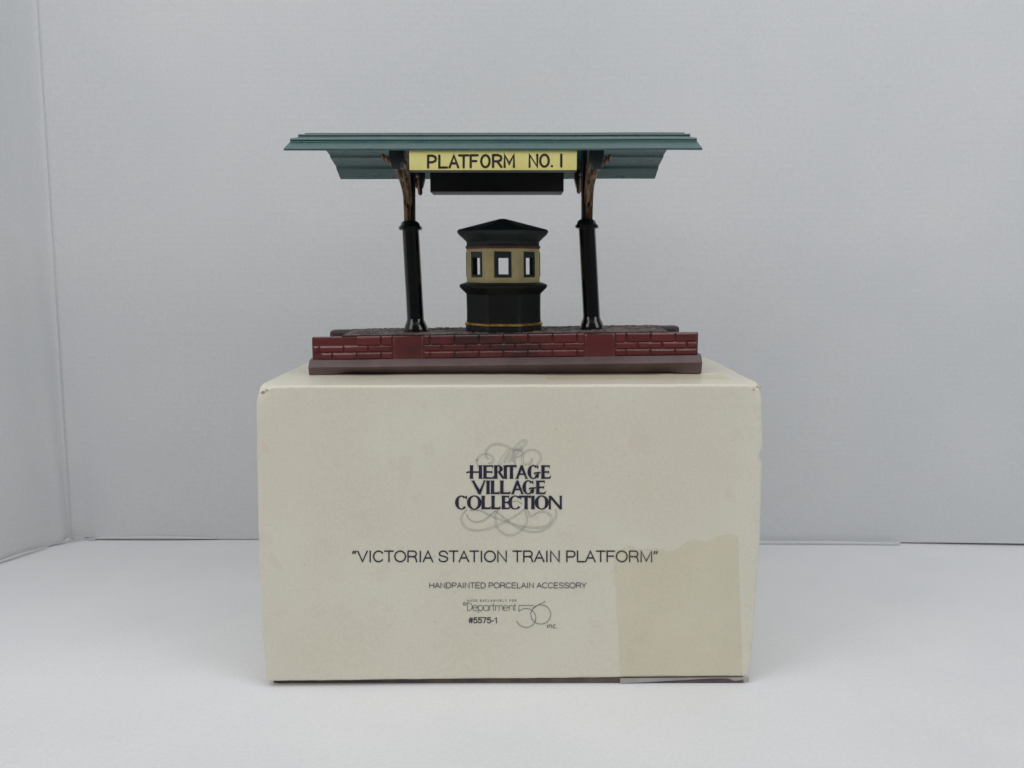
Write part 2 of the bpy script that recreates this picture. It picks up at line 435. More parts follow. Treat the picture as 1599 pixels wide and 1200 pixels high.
# logo: heavy flared roman capitals, in a measured grid of the print
lg = Art()
def Zp(p): return (690+p[0]/6.667, 670+p[1]/6.667)
def PL(*pts): lg.poly([Zp(p) for p in pts])
def stem(x0, x1, T, B):
    x0 -= 2.5; x1 += 3.5
    PL((x0-6, T), (x1+6, T), (x1+1, T+11), (x1, (T+B)/2), (x1+1, B-11), (x1+6, B), (x0-6, B), (x0-1, B-11), (x0, (T+B)/2), (x0-1, T+11))
def barR(x0, x1, y0, y1, up=0, dn=0):      # horizontal with a flared right end
    PL((x0, y0), (x1-14, y0), (x1+(4 if up else 0), y0-up), (x1+(8 if dn == 0 else 0), (y0+y1)/2 if up == 0 and dn == 0 else y1 if dn == 0 else y1+dn), (x1-(14 if dn else 4), y1), (x0, y1))
def bow(cx, cy, rx, ry, t0, t1, thick=27, thin=11, ax=0.):
    n = 40; o, i_ = [], []
    for k in range(n+1):
        t = math.radians(t0+(t1-t0)*k/n); c, s_ = math.cos(t-ax), math.sin(t)
        w_ = thin+6+(thick+3-thin)*abs(math.cos(t))**1.4
        o.append((cx+rx*math.cos(t), cy-ry*math.sin(t))); i_.append((cx+(rx-w_)*math.cos(t), cy-(ry-w_*.62)*math.sin(t)))
    for k in range(n):
        PL(o[k], o[k+1], i_[k+1], i_[k])
def H_(x0, x1, T, B):
    stem(x0, x0+27, T, B); stem(x1-27, x1, T, B)
    m_ = (T+B)/2; PL((x0-42, m_+8), (x0-30, m_-7), (x1-20, m_-7), (x1-20, m_+9), (x0-20, m_+9), (x0-36, m_+15))
def E_(x0, x1, T, B, tail=0):
    m_ = (T+B)/2; stem(x0, x0+27, T, B)
    PL((x0+10, T), (x1, T), (x1-3, T+34), (x1-14, T+15), (x0+10, T+18))
    PL((x0+10, m_-10), (x1-22, m_-8), (x1-8, m_-16), (x1-10, m_+18), (x1-22, m_+7), (x0+10, m_+9))
    PL((x0+10, B-19), (x1-12, B-15), (x1+14+tail, B-36), (x1+2+tail, B), (x0+10, B))
def L_(x0, x1, T, B):
    stem(x0, x0+27, T, B); PL((x0+10, B-19), (x1-18, B-19), (x1+4, B-30), (x1-4, B), (x0+10, B))
def A_(x0, x1, T, B):
    a = (x0+x1)/2-4
    PL((a-10, T-1), (a+14, T-1), (x1-10, B-10), (x1+6, B), (x1-36, B), (x1-30, B-10), (a-2, T+34))
    PL((a-12, T+10), (a+10, T+26), (x0+32, B-8), (x0+40, B), (x0-8, B), (x0+8, B-10))
    PL((x0+30, B-57), (x1-30, B-57), (x1-26, B-41), (x0+24, B-41))
def I_(x, T, B): stem(x, x+27, T, B)
def T_(x0, x1, xs_, T, B):
    stem(xs_, xs_+27, T, B); PL((x0, T-2), (x1, T-2), (x1-4, T+30), (x1-16, T+18), (x0+14, T+18), (x0-3, T+26))
def G_(cx, T, B, rx):
    c = (T+B)/2; ry = (B-T)/2+3
    bow(cx, c, rx, ry, 48, 335, 29, 13)
    PL((cx+rx*.62, T+8), (cx+rx*.86, T-2), (cx+rx*.86, T+42), (cx+rx*.58, T+22))
    PL((cx+rx*.06, c+14), (cx+rx*.25, c+2), (cx+rx*1.28, c-2), (cx+rx*1.28, c+11), (cx+rx*.96, c+14), (cx+rx*.96, B-16), (cx+rx*.62, B-2), (cx+rx*.62, c+16), (cx+rx*.3, c+17), (cx+rx*.12, c+26))
def C_(cx, T, B, rx):
    c = (T+B)/2; bow(cx, c, rx, (B-T)/2+3, 50, 318, 29, 12)
    PL((cx+rx*.58, T+8), (cx+rx*.86, T-2), (cx+rx*.88, T+40), (cx+rx*.56, T+24))
def O_(cx, T, B, rx): bow(cx, (T+B)/2, rx, (B-T)/2+4, 0, 360, 29, 12)
T1, B1 = 378, 519
H_(298, 418, T1, B1); E_(438, 538, T1, B1)
stem(551, 577, T1, B1); bow(584, T1+38, 54, 38, -90, 90, 26, 12); PL((577, T1), (590, T1), (590, T1+13), (577, T1+13)); PL((577, T1+65), (592, T1+65), (592, T1+77), (577, T1+77))
PL((585, T1+70), (612, T1+68), (652, B1-10), (672, B1), (632, B1))
I_(650, T1, B1); T_(672, 782, 714, T1, B1); A_(768, 902, T1, B1); G_(955, T1, B1, 60); E_(1042, 1128, T1, B1)
T2, B2 = 537, 678
PL((304, T2), (350, T2), (344, T2+10), (404, B2-34), (398, B2+2), (384, B2+2), (318, T2+10)); PL((398, B2+2), (392, B2-34), (438, T2+10), (428, T2), (466, T2), (454, T2+10), (408, B2+2))
I_(470, T2, B2); L_(517, 604, T2, B2); L_(614, 716, T2, B2); A_(722, 858, T2, B2); G_(903, T2, B2, 62); E_(988, 1076, T2, B2)
T3, B3 = 696, 836
C_(207, T3, B3, 66); O_(341, T3, B3, 76); L_(420, 512, T3, B3); L_(522, 614, T3, B3); E_(630, 704, T3, B3)
C_(767, T3, B3, 72); T_(805, 930, 866, T3, B3); I_(937, T3, B3); O_(1043, T3, B3, 73)
stem(1120, 1134, T3, B3); stem(1234, 1248, T3, B3); PL((1112, T3), (1142, T3), (1248, B3-16), (1248, B3+2), (1232, B3+2), (1120, T3+14))
lg.build('logo_lettering', M['ink'], BX)

# calligraphic outline swashes around the logo
sw = Art()
def swash(pts, wmax=20, lw=.42):
    c = curve_px([Zp(p) for p in pts], 9); n = len(c); A, B = [], []
    for i, p in enumerate(c):
        q0, q1 = V(c[max(i-1, 0)]), V(c[min(i+1, n-1)]); d = (q1-q0).normalized(); t = i/(n-1)
        h = (wmax/6.667)/2*(math.sin(math.pi*t)**.4*.7+.3*abs(d.y))*(1 if 0 < i < n-1 else .1)
        nn = V((-d.y, d.x))*h; A.append(tuple(V(p)+nn)); B.append(tuple(V(p)-nn))
    sw.strip(A, lw, False); sw.strip(B, lw, False)
for pts, wm in (
    ([(490, 320), (462, 270), (475, 210), (530, 168), (600, 158), (680, 180), (740, 212), (800, 222), (852, 212)], 20),
    ([(385, 400), (368, 340), (400, 280), (460, 260), (520, 280), (543, 320), (520, 352), (482, 358)], 18),
    ([(712, 205), (665, 270), (625, 330), (600, 378)], 30),
    ([(652, 356), (700, 285), (760, 200), (830, 130), (880, 124), (872, 165), (810, 205), (735, 240)], 22),
    ([(700, 350), (735, 290), (752, 246), (760, 262), (738, 330), (762, 338)], 14),
    ([(775, 300), (830, 275), (850, 250), (820, 232), (786, 262), (762, 320), (768, 378)], 16),
    ([(938, 308), (936, 342), (900, 372), (856, 356), (840, 300), (872, 240), (940, 218), (1008, 240), (1032, 300), (1014, 352), (985, 380)], 20),
    ([(268, 840), (214, 900), (212, 970), (270, 1038), (370, 1058), (480, 1042), (600, 998), (700, 945), (800, 885), (862, 832)], 20),
    ([(262, 888), (290, 942), (360, 970), (440, 952), (500, 908), (560, 850)], 14),
    ([(290, 846), (400, 850), (480, 888), (600, 940), (700, 975), (820, 1010), (950, 1028), (1060, 1020), (1138, 962), (1130, 900), (1070, 862), (1000, 872), (930, 912), (908, 870), (888, 838)], 20),
    ([(592, 838), (560, 900), (570, 1000), (630, 1080), (720, 1108), (800, 1080), (870, 1010), (888, 930), (868, 845)], 20),
    ([(560, 852), (680, 950), (800, 1030), (920, 1070), (1050, 1058), (1150, 985), (1194, 905), (1186, 832)], 20),
    ([(735, 760), (790, 752), (840, 782)], 8)):
    if pts[0] == (268, 840):
        obj('logo_script', sw.v, sw.f, M['ink_grey'], parent=BX); sw = Art()
    swash(pts, wm)
sw.build('logo_swash', M['ink_grey'], BX)

# plain grotesque capitals drawn as strokes: advance width, strokes on a cap-height grid (y down)
def arc_(cx, cy, rx, ry, a, b, n=14): return [(cx+rx*math.cos(math.radians(a+(b-a)*i/n)), cy-ry*math.sin(math.radians(a+(b-a)*i/n))) for i in range(n+1)]
SANS = {
 'V': (.93, [[(.06, 0), (.465, 1), (.87, 0)]]), 'I': (.39, [[(.195, 0), (.195, 1)]]),
 'C': (1.0, [arc_(.53, .5, .43, .5, 38, 322, 22)]), 'T': (.85, [[(.06, 0), (.79, 0)], [(.425, 0), (.425, 1)]]),
 'O': (1.08, [arc_(.54, .5, .46, .5, 0, 360, 30)]),
 'R': (1.0, [[(.14, 1), (.14, 0)], [(.14, 0), (.58, 0)]+arc_(.60, .26, .25, .26, 90, -90, 8)+[(.14, .52)], [(.6, .52), (.78, .62), (.84, .8), (.88, 1)]]),
 'A': (.93, [[(.06, 1), (.465, 0), (.87, 1)], [(.2, .65), (.73, .65)]]),
 'S': (.93, [[(.83, .26)]+arc_(.46, .25, .32, .25, 35, 180, 10)+[(.17, .38), (.36, .46), (.62, .53), (.80, .62)]+arc_(.47, .73, .36, .27, 10, -175, 12)]),
 'N': (1.0, [[(.14, 1), (.14, 0), (.86, 1), (.86, 0)]]),
 'P': (.93, [[(.14, 1), (.14, 0)], [(.14, 0), (.55, 0)]+arc_(.57, .275, .26, .275, 90, -90, 8)+[(.14, .55)]]),
 'L': (.77, [[(.13, 0), (.13, 1), (.70, 1)]]), 'F': (.85, [[(.76, 0), (.13, 0), (.13, 1)], [(.13, .48), (.68, .48)]]),
 'M': (1.16, [[(.13, 1), (.13, 0), (.58, .95), (1.03, 0), (1.03, 1)]]),
 'H': (1.0, [[(.13, 0), (.13, 1)], [(.87, 0), (.87, 1)], [(.13, .48), (.87, .48)]]),
 'D': (1.0, [[(.13, 0), (.5, 0)]+arc_(.46, .5, .44, .5, 90, -90, 14)+[(.13, 1), (.13, 0)]]),
 'E': (.93, [[(.82, 0), (.13, 0), (.13, 1), (.84, 1)], [(.13, .48), (.77, .48)]]),
 'Y': (.93, [[(.06, 0), (.465, .58), (.87, 0)], [(.465, .58), (.465, 1)]]),
 'X': (.93, [[(.08, 0), (.85, 1)], [(.85, 0), (.08, 1)]]),
 'U': (1.0, [[(.13, 0), (.13, .65)]+arc_(.5, .65, .37, .35, 180, 360, 12)+[(.87, 0)]]),
 '#': (.77, [[(.30, .02), (.20, .98)], [(.58, .02), (.48, .98)], [(.08, .34), (.72, .34)], [(.05, .66), (.69, .66)]]),
 '5': (.77, [[(.66, .03), (.2, .03), (.13, .48)]+arc_(.37, .66, .30, .32, 140, -160, 14)]),
 '7': (.77, [[(.07, .04), (.69, .04), (.45, .45), (.3, 1)]]), '1': (.77, [[(.18, .25), (.36, .18), (.43, .02), (.43, 1)]]),
 '-': (.46, [[(.06, .62), (.40, .62)]]), '.': (.39, [[(.10, .97), (.26, .97)]]),
 '\u201c': (.46, [[(.18, .02), (.10, .12), (.10, .22)], [(.36, .02), (.28, .12), (.28, .22)]]),
 '\u201d': (.46, [[(.14, .02), (.14, .12), (.07, .24)], [(.34, .02), (.34, .12), (.27, .24)]]),
 'i': (.31, [[(.155, .28), (.155, 1)], [(.155, .02), (.155, .06)]]),
 'n': (.77, [[(.11, 1), (.11, .28)], [(.11, .5)]+arc_(.37, .54, .26, .26, 170, 0, 8)+[(.63, 1)]]),
 'c': (.70, [arc_(.37, .64, .30, .36, 45, 315, 14)]),
 ' ': (.39, []),
}
def text_print(name, s_, x0, x1, y0, y1, m, parent, lw, spacing=0.):
    """each word one printed object"""
    adv = sum(SANS[c][0]+spacing for c in s_)-spacing
    lead = .06; k = (x1-x0)/(adv-2*lead); h = y1-y0; x = -lead; art = Art()
    def flush():
        nonlocal art
        if art.v: obj(name, art.v, art.f, m, parent=parent)
        art = Art()
    for c in s_:
        a, st = SANS[c]
        if c == ' ': flush()
        for q in st: art.strip([(x0+(x+u)*k, y0+t*h) for u, t in q], lw, lw > .8)
        x += a+spacing
    flush()
text_print('title_word', '\u201cVICTORIA STATION TRAIN PLATFORM\u201d', 551, 1027.5, 860.8, 877.3, M['ink'], BX, 2.15)
text_print('accessory_word', 'HANDPAINTED PORCELAIN ACCESSORY', 670.8, 916, 910.2, 918.4, M['ink_soft'], BX, 1.05)
text_print('maker_line_word', 'MADE EXCLUSIVELY FOR', 730.3, 806.8, 936.5, 939.6, M['ink_soft'], BX, .5, spacing=.55)
text_print('item_number', '#5575-1', 732.8, 778.5, 964.5, 973, M['ink'], BX, 1.4)
text_print('maker_suffix', 'inc.', 854.5, 872, 973.6, 981, M['ink_soft'], BX, .95, spacing=.1)
cm = Art(); cm.strip([(726.3+2.6*math.cos(a/12*2*math.pi), 943+2.6*math.sin(a/12*2*math.pi)) for a in range(13)], .6, False)
cm.strip([(726.3+1.2*math.cos(a), 943+1.2*math.sin(a)) for a in [.8+k*.58 for k in range(9)]], .5, False)
obj('copyright_mark', cm.v, cm.f, M['ink_soft'], parent=BX)
mk = Art()
def Q(p): return (640+p[0]/5.33, 890+p[1]/5.33)
def mono(*pts, lw=.75, n=7, smooth=True):
    c = [Q(p) for p in pts]
    mk.strip(curve_px(c, n) if smooth and len(c) > 2 else c, lw, False)
def circ(cx, cy, rx, ry, t0, t1, lw=.75):
    n = max(8, int(abs(t1-t0)/10)); mk.strip([Q((cx+rx*math.cos(math.radians(t0+(t1-t0)*i/n)), cy-ry*math.sin(math.radians(t0+(t1-t0)*i/n)))) for i in range(n+1)], lw, False)
# D e p a r t m e n t
mono((482, 274), (482, 340)); circ(484, 307, 38, 33, 90, -90)
def e_(cx): mono((cx-20, 316), (cx+20, 316)); circ(cx, 318, 20, 23, 0, 320)
e_(545); circ(592, 318, 21, 23, 0, 360); mono((571, 296), (571, 362))
circ(636, 318, 21, 23, 0, 360); mono((657, 296), (657, 341))
mono((668, 296), (668, 341)); circ(684, 312, 16, 16, 180, 90)
mono((697, 280), (697, 341)); mono((688, 297), (708, 297))
mono((716, 296), (716, 341)); circ(731, 311, 15, 15, 180, 0); mono((746, 311), (746, 341)); circ(761, 311, 15, 15, 180, 0); mono((776, 311), (776, 341))
e_(801); mono((830, 296), (830, 341)); circ(847, 312, 17, 16, 180, 0); mono((864, 312), (864, 341))
mono((877, 280), (877, 341)); mono((867, 297), (889, 297))
# 56
mono((1033, 296), (910, 296)); mono((910, 296), (910, 342)); circ(970, 400, 82, 79, 138, -162)
circ(1092, 371, 83, 80, 0, 360); mono((1022, 327), (1062, 298), (1130, 261))
mk.build('maker_lettering', M['ink_soft'], BX)

# clear tape over the lower right corner, folded under the front edge
tp = []
top = [(958, 861), (966, 858), (974, 855), (981, 851), (987, 852), (993, 857), (1003, 858), (1013, 857), (1024, 856), (1034, 858), (1040, 860), (1052, 860), (1060, 856), (1068, 849), (1076, 844), (1084, 842), (1093, 844), (1102, 845), (1111, 843), (1121, 838), (1131, 835), (1141, 834), (1149, 836), (1153, 839)]
nt_ = len(top); rows = 16
art = Art(); vs_ = []
for j in range(rows+1):
    t = j/rows
    for i, (x, y) in enumerate(top):
        s = i/(nt_-1); xb = 970+s*190; yb = 1060.5-s*2
        xx = x+(xb-x)*t; yy = y+(yb-y)*t; p = art.pt(xx, yy, .5); vs_.append(p)
fs = [(j*nt_+i, j*nt_+i+1, (j+1)*nt_+i+1, (j+1)*nt_+i) for j in range(rows) for i in range(nt_-1)]
tp_o = obj('clear_tape', vs_, fs, M['tape'], parent=BX, smooth=True)
M['tape_end'] = mat('greyed_tape', (.40, .37, .37, 1), (.46, .43, .42, 1), rough=.35, scale=8)
vs_ = []
for i in range(41):
    s = i/40; x = 186+(409-186)*s
    yk = face_y(x, 8); zt = 10.2
    zb = .7+min(1, max(0, s-.08)/.62)*7.5 if s < .84 else 8.2-min(1, (s-.84)/.05)*6.8
    vs_ += [(x, yk-1.2, zt), (x+.6, yk-.4, zb)]
fs = [(2*i, 2*i+2, 2*i+3, 2*i+1) for i in range(40)]
obj('tape_end', vs_, fs, M['tape_end'], parent=tp_o, smooth=True)
# tape pieces on the upper panel at the right
def top_tape(x0, x1, y0, y1, z):
    def f(u, v):
        x = x0+(x1-x0)*u+3*noise.noise(V((v*5, 1, x0))); y = y0+(y1-y0)*v+6*noise.noise(V((u*4, x0, 1)))
        return (x, y, z+2.5*u*0)
    return grid_mesh(14, 10, f)
v_, f_ = top_tape(60, 372, 1395, 1740, 523.6)
obj('clear_tape', v_, f_, M['tape'], parent=BX, smooth=True)
# torn, crumpled corners where the card's brown core shows
def scrap(cx, cy, cz, s, seed):
    random.seed(seed); vs_ = []; n = 9
    for k in range(n):
        a = 2*math.pi*k/n; r = s*random.uniform(.45, 1.1)
        vs_.append((cx+r*math.cos(a), cy+random.uniform(-1, 1), cz+r*.55*math.sin(a)))
    vs_.append((cx, cy-1.6, cz)); return vs_, [(k, (k+1) % n, n) for k in range(n)]
obj('torn_corner', *join(scrap(-405, 1338.5, 510, 5.5, 1), scrap(-409, 1340, 500, 3.5, 5), scrap(-398, 1337.6, 514, 4, 9)), M['card_worn'], parent=BX)
obj('torn_corner', *join(scrap(404, 1352, 517, 5, 2), scrap(397, 1351.5, 511.5, 3, 4)), M['card_worn'], parent=BX)

# ------------------------------------------------------------------ the porcelain station platform
FG = thing('station_platform_model', (-15, 1555, 521), 'small painted porcelain railway platform with teal roof and yellow sign, standing on the carton', 'figurine')
def tilt(x): return (x+356)/690*9.0            # the casting is a little warped: its right end rides higher
def tv(vs_, k=1.): return [(x, y, z+tilt(x)*k) for x, y, z in vs_]

# base: smooth wall core, plinth, deck
def densify(x0, x1, prof, nx=48, bow_=None):
    rings = []
    for i in range(nx+1):
        x = x0+(x1-x0)*i/nx
        rings.append([(x, y+(bow_(x, z) if bow_ else 0), z) for y, z in prof])
    return loft(rings)
front_bow = lambda x, z: 1.2*noise.noise(V((x/120, z/60, 4)))
prof = [(1474, 547), (1473.5, 560), (1473.5, 580), (1474.5, 586.2), (1478, 588), (1484, 588), (1484, 547)]
v_, f_ = densify(-355, 330, prof, bow_=lambda x, z: front_bow(x, z) if z < 590 else 0)
base = obj('platform_base', tv(v_), f_, M['brick_wall'], parent=FG, smooth=True, autos=50)
for x0, x1 in ((-216, -154), (126, 187)):
    def pier_bow(x, z, x0=x0, x1=x1):
        e = min(x-x0, x1-x)/9; e = max(0, min(1, e)); return front_bow(x, z)+(1-e*e*(3-2*e))*3.6
    v_, f_ = densify(x0, x1, [(1471.6, 547.2), (1470.9, 560), (1471.1, 582), (1472.3, 587.0), (1476, 588.2), (1480, 588.2), (1480, 547.2)], nx=24, bow_=pier_bow)
    obj('plain_pier', tv(v_), f_, M['brick_wall'], parent=base, smooth=True, autos=50)
# plinth with upper bevel, sharp nose and undercut face
def pl_ring(x, sc=1.):
    under = 4.2 if x > 160 else 0
    lift = under*((x-160)/180) if x > 160 else 0
    e = max(0, min(1, min(x+330, 322-x)/50)); e = e*e*(3-2*e)
    return [(x, 1476, 548), (x, 1471, 547.2), (x, 1462, 537.5), (x, 1460.5, 535.5), (x, 1462.5+7*e, 529.5), (x, 1464+22*e, 521.8-tilt(x)*.86+lift*.4), (x, 1496, 521.6-tilt(x)*.86+lift*.4), (x, 1630, 521.8-tilt(x)*.8), (x, 1640, 530), (x, 1636, 547), (x, 1484, 549)]
nx = 60; rings = []
for i in range(nx+1):
    x = -360+(336+360)*i/nx; r = pl_ring(x)
    w1 = .9*noise.noise(V((x/60, 0, 8)))
    rings.append([(a, b+w1, c+w1*.5 if c > 525 else c) for a, b, c in r])
v_, f_ = loft(rings)
obj('plinth', tv(v_), f_, M['plinth'], parent=base, smooth=True, autos=28)
# deck block, narrower than the front wall, with rounded raised rim at the ends
def deckshape(x0, x1, y0, y1, z0, z1, r):
    pts = []
    for cx_, cy_, a0 in ((x1-r, y1-r, 0), (x0+r, y1-r, 90), (x0+r, y0+r, 180), (x1-r, y0+r, 270)):
        for k in range(6):
            a = math.radians(a0+18*k); pts.append((cx_+r*math.cos(a), cy_+r*math.sin(a)))
    nseg = []
    rings = []
    for z, s in ((z0, 0), (z1-5, 0), (z1-1.5, 1.2), (z1, 4)):
        rings.append([(x-(s if x > 0 else -s), y-(s if y > (y0+y1)/2 else -s), z) for x, y in pts])
    return loft(rings)
v_, f_ = deckshape(-353, 324, 1604, 1642, 548, 589.4, 9)
obj('rear_kerb', tv(v_, .95), f_, M['rim'], parent=base, smooth=True, autos=50)
# grout bed: an inlay whose ends slant
bed = [(-303, 1478), (279, 1478), (286, 1637), (-313, 1637)]
v_, f_ = loft([[(x, y, 584.0) for x, y in bed], [(x, y, 590.0) for x, y in bed]])
n_ = 1
obj('grout_bed', tv(v_, .95), f_, M['deck'], parent=base)
random.seed(11); stones = []
y = 1478.5; row = 0
while y < 1633:
    dy = random.uniform(8.5, 11.5); t = (y-1478)/163; xl = -302; xr = 277
    x = xl+random.uniform(-3, 3)
    while x < xr-6:
        dx = random.uniform(10, 18); g = .8
        x0, x1 = x+g, min(x+dx-g, xr); y0, y1 = y+g, min(y+dy-g, 1636)
        if x1-x0 > 4:
            hz = 590.8+random.uniform(-.3, .7); i_ = 1.4
            q0 = [(x0, y0, 589.8), (x1, y0, 589.8), (x1, y1, 589.8), (x0, y1, 589.8)]
            q1 = [(x0+i_, y0+i_, hz), (x1-i_, y0+i_, hz), (x1-i_, y1-i_, hz), (x0+i_, y1-i_, hz)]
            if random.random() > .10: stones.append(loft([q0, q1]))
        x += dx
    y += dy; row += 1
v_, f_ = join(*stones)
obj('cobblestones', tv(v_, .95), f_, M['cobble'], parent=base, kind='stuff')
# bricks: three courses of separate raised bricks
def brick_mesh(L, h):
    bl = []
    for k in range(3):
        pass
    p = [(-L/2, 0, -h/2), (L/2, 0, -h/2), (L/2, 0, h/2), (-L/2, 0, h/2)]
    q = [(-L/2+.6, -1.7, -h/2+.5), (L/2-.6, -1.7, -h/2+.5), (L/2-.6, -1.1, h/2-1.8), (-L/2+.6, -1.1, h/2-1.8)]
    r_ = [(a*(1-2.0/L), -2.4, c*(1-.5/h) if c < 0 else c-1.5) for a, _, c in q]
    return loft([p, q, r_], cap=True)
mesh_cache = {}
def brick(x0, x1, z, h, dz=0):
    g = 1.15; L = x1-x0-2*g; cx_ = (x0+x1)/2; key = (round(L, 1), h)
    c = (cx_, 1473.6+front_bow(cx_, z), z+tilt(cx_)+dz)
    if key not in mesh_cache:
        v_, f_ = brick_mesh(L, h)
        o = obj('brick', [(a+c[0], b+c[1], d+c[2]) for a, b, d in v_], f_, M['brick'], parent=base, origin=c)
        for p in o.data.polygons: p.use_smooth = False
        mesh_cache[key] = o.data
    else:
        o = bpy.data.objects.new('brick', mesh_cache[key]); scn.collection.objects.link(o); o.parent = base
        o.location = (V(c)-ORG[base.name])*S
    o.rotation_euler = (0, -math.atan(9/690)+random.uniform(-.006, .006), 0)
P_ = 43.5; XA = -15.
rows = [(580.7, 15.4, 0.), (566.9, 10.6, .47), (554.0, 11.0, 0.)]
for ri, (zc, h, ph) in enumerate(rows):
    k0 = XA+ph*P_-12*P_
    edges = [k0+i*P_ for i in range(24)]
    for a, b in ((-354, -212), (-157, 129), (183, 329)):
        xs_ = [a]+[e for e in edges if a+7 < e < b-7]+[b]
        for i in range(len(xs_)-1):
            if ri == 0 and a < -300 and i < 2: continue        # worn smooth at the upper left
            if ri == 2 and a < -300 and i == 0: xs_[i] = a+14
            brick(xs_[i], xs_[i+1], zc, h)

# columns with cap, foot and bronze bracket
def lathe(cx0, cy0, prof, lean, n=28):
    rings = []
    for z, r in prof:
        x, y = cx0+lean*(z-prof[0][0]), cy0
        rings.append([(x+r*math.cos(2*math.pi*k/n), y+r*math.sin(2*math.pi*k/n), z) for k in range(n)])
    return loft(rings)
def column(xb, xt, z0, side):
    lean = (xt-xb)/(795-z0)
    X = lambda z: xb+lean*(z-z0)
    v_, f_ = lathe(xb, 1555, [(z0, 14), (z0+20, 15.8), (z0+60, 15.6), (z0+120, 15.6), (z0+190, 15.4)], lean)
    col = obj('column', v_, f_, M['black'], parent=FG, smooth=True, autos=50)
    v_, f_ = lathe(xb, 1555, [(z0-1, 21.4), (z0+1, 22.4), (z0+4, 22.5), (z0+8, 21.8), (z0+12, 20.6), (z0+16, 19.0), (z0+19, 17.6), (z0+22, 16.4), (z0+26, 15.7)], lean)
    obj('column_foot', v_, f_, M['black'], parent=col, smooth=True, autos=60)
    zc = 779+(3 if side > 0 else 0)
    v_, f_ = lathe(X(zc), 1555, [(zc-2, 15), (zc, 21.4), (zc+5.5, 21.6), (zc+6.5, 19.4), (zc+8, 18), (zc+12, 16.8), (zc+15, 13.5), (zc+17, 9)], lean)
    obj('column_cap', v_, f_, M['black'], parent=col, smooth=True, autos=40)
    xc = X(zc+14); zt = zc+14; so = -side          # so: outward is +side
    o_ = side
    # dark inner stem rising to the roof, bronze rib on the outer half
    v_, f_ = tube([(xc-o_*4, 1555, zt-2), (xc-o_*4.5, 1555, zt+40), (xc-o_*5, 1555, zt+90), (xc-o_*5, 1555, 936)], [6, 6, 6, 6])
    obj('bracket_stem', v_, f_, M['black'], parent=col, smooth=True, autos=60)
    parts = []
    parts.append(tube([(xc+o_*4, 1551, zt-2), (xc+o_*4.5, 1549, zt+30), (xc+o_*5, 1543, zt+60), (xc+o_*6, 1520, zt+95), (xc+o_*6, 1500, zt+130)], [4.2, 4.6, 4.8, 5, 4]))
    parts.append(tube([(xc-o_*1, 1548, zt-2), (xc-o_*0, 1546, zt+40), (xc+o_*1, 1530, zt+80), (xc+o_*1, 1505, zt+125)], [2, 2.4, 3, 3]))
    parts.append(tube([(xc+o_*8.6, 1550, zt-2), (xc+o_*9, 1547, zt+40), (xc+o_*10, 1535, zt+70)], [1.8, 2., 2.]))
    v_, f_ = join(*parts)
    rib = obj('bracket_rib', v_, f_, M['bronze'], parent=col, smooth=True, autos=60)
    v_, f_ = tube([(xc+o_*3, 1543.4, zt+24), (xc+o_*3, 1542.6, zt+29)], [3., 3.])
    obj('bracket_recess_shade', v_, f_, M['black'], parent=col, smooth=True)  # solid black bead painted in for the shade of a recess
    for fb in (-1, 1):
        # arm curving out under the eave
        arm = [tube([(xc, 1555+fb*8, zt+30), (xc+o_*1, 1555+fb*26, zt+66), (xc+o_*1, 1555+fb*75, zt+92), (xc, 1555+fb*150, zt+98)], [4.5, 5.5, 5.5, 5.5]),
               tube([(xc-o_*3, 1555+fb*10, zt+34), (xc-o_*3, 1555+fb*30, zt+76), (xc-o_*3, 1555+fb*90, zt+108), (xc-o_*3, 1555+fb*150, zt+112)], [2.5, 2.8, 2.8, 2.8])]
        v_, f_ = join(*arm)
        obj('bracket_arm', v_, f_, M['bronze'], parent=col, smooth=True, autos=60)
        # free curling leaf on the outer side
        zl = zt+(86 if fb < 0 else 72)
        v_, f_ = tube([(xc+o_*5, 1555+fb*18, zt+26), (xc+o_*6, 1555+fb*50, zt+56), (xc+o_*7, 1555+fb*95, zl-10), (xc+o_*8.5, 1555+fb*118, zl)], [2.2, 2.8, 3.6, 3.8], fx=.8)
        obj('bracket_leaf', v_, f_, M['bronze'], parent=col, smooth=True, autos=60)
        v_, f_ = tube([(xc-o_*1, 1555+fb*150, zt+92), (xc-o_*2, 1555+fb*150, zt+76), (xc-o_*3.5, 1555+fb*147, zt+64)], [4.5, 5, 4.6])
        obj('bracket_scroll', v_, f_, M['bronze'], parent=col, smooth=True, autos=60)
        # socket block under the eave
        yc = 1555+fb*166
        w0, w1 = 6.5, 11
        ring0 = [(xc-w0, yc-10, 868), (xc+w0, yc-10, 868), (xc+w0, yc+10, 868), (xc-w0, yc+10, 868)]
        ring1 = [(xc-w1, yc-14, 886), (xc+w1, yc-14, 886), (xc+w1, yc+14, 886), (xc-w1, yc+14, 886)]
        ring2 = [(xc-w1, yc-14, 903), (xc+w1, yc-14, 903), (xc+w1, yc+14, 908), (xc-w1, yc+14, 908)]
        v_, f_ = loft([ring0, ring1, ring2])
        obj('eave_socket', v_, f_, M['frame'], parent=col, bevel=1.5)
        # small leafy boss beside the socket
        random.seed(int(xb)+fb)
        bs = [tube([(xc+o_*(4+6*k), yc-fb*18, 872+5*k+random.uniform(-2, 2)), (xc+o_*(6+6*k), yc-fb*14, 880+4*k)], [2.6, 3.2], n=8) for k in range(4)]
        v_, f_ = join(*bs)
        obj('bracket_boss', v_, f_, M['bronze'], parent=col, smooth=True)
    return col
column(-179, -187, 590.5, -1)
column(150, 137, 594.5, 1)

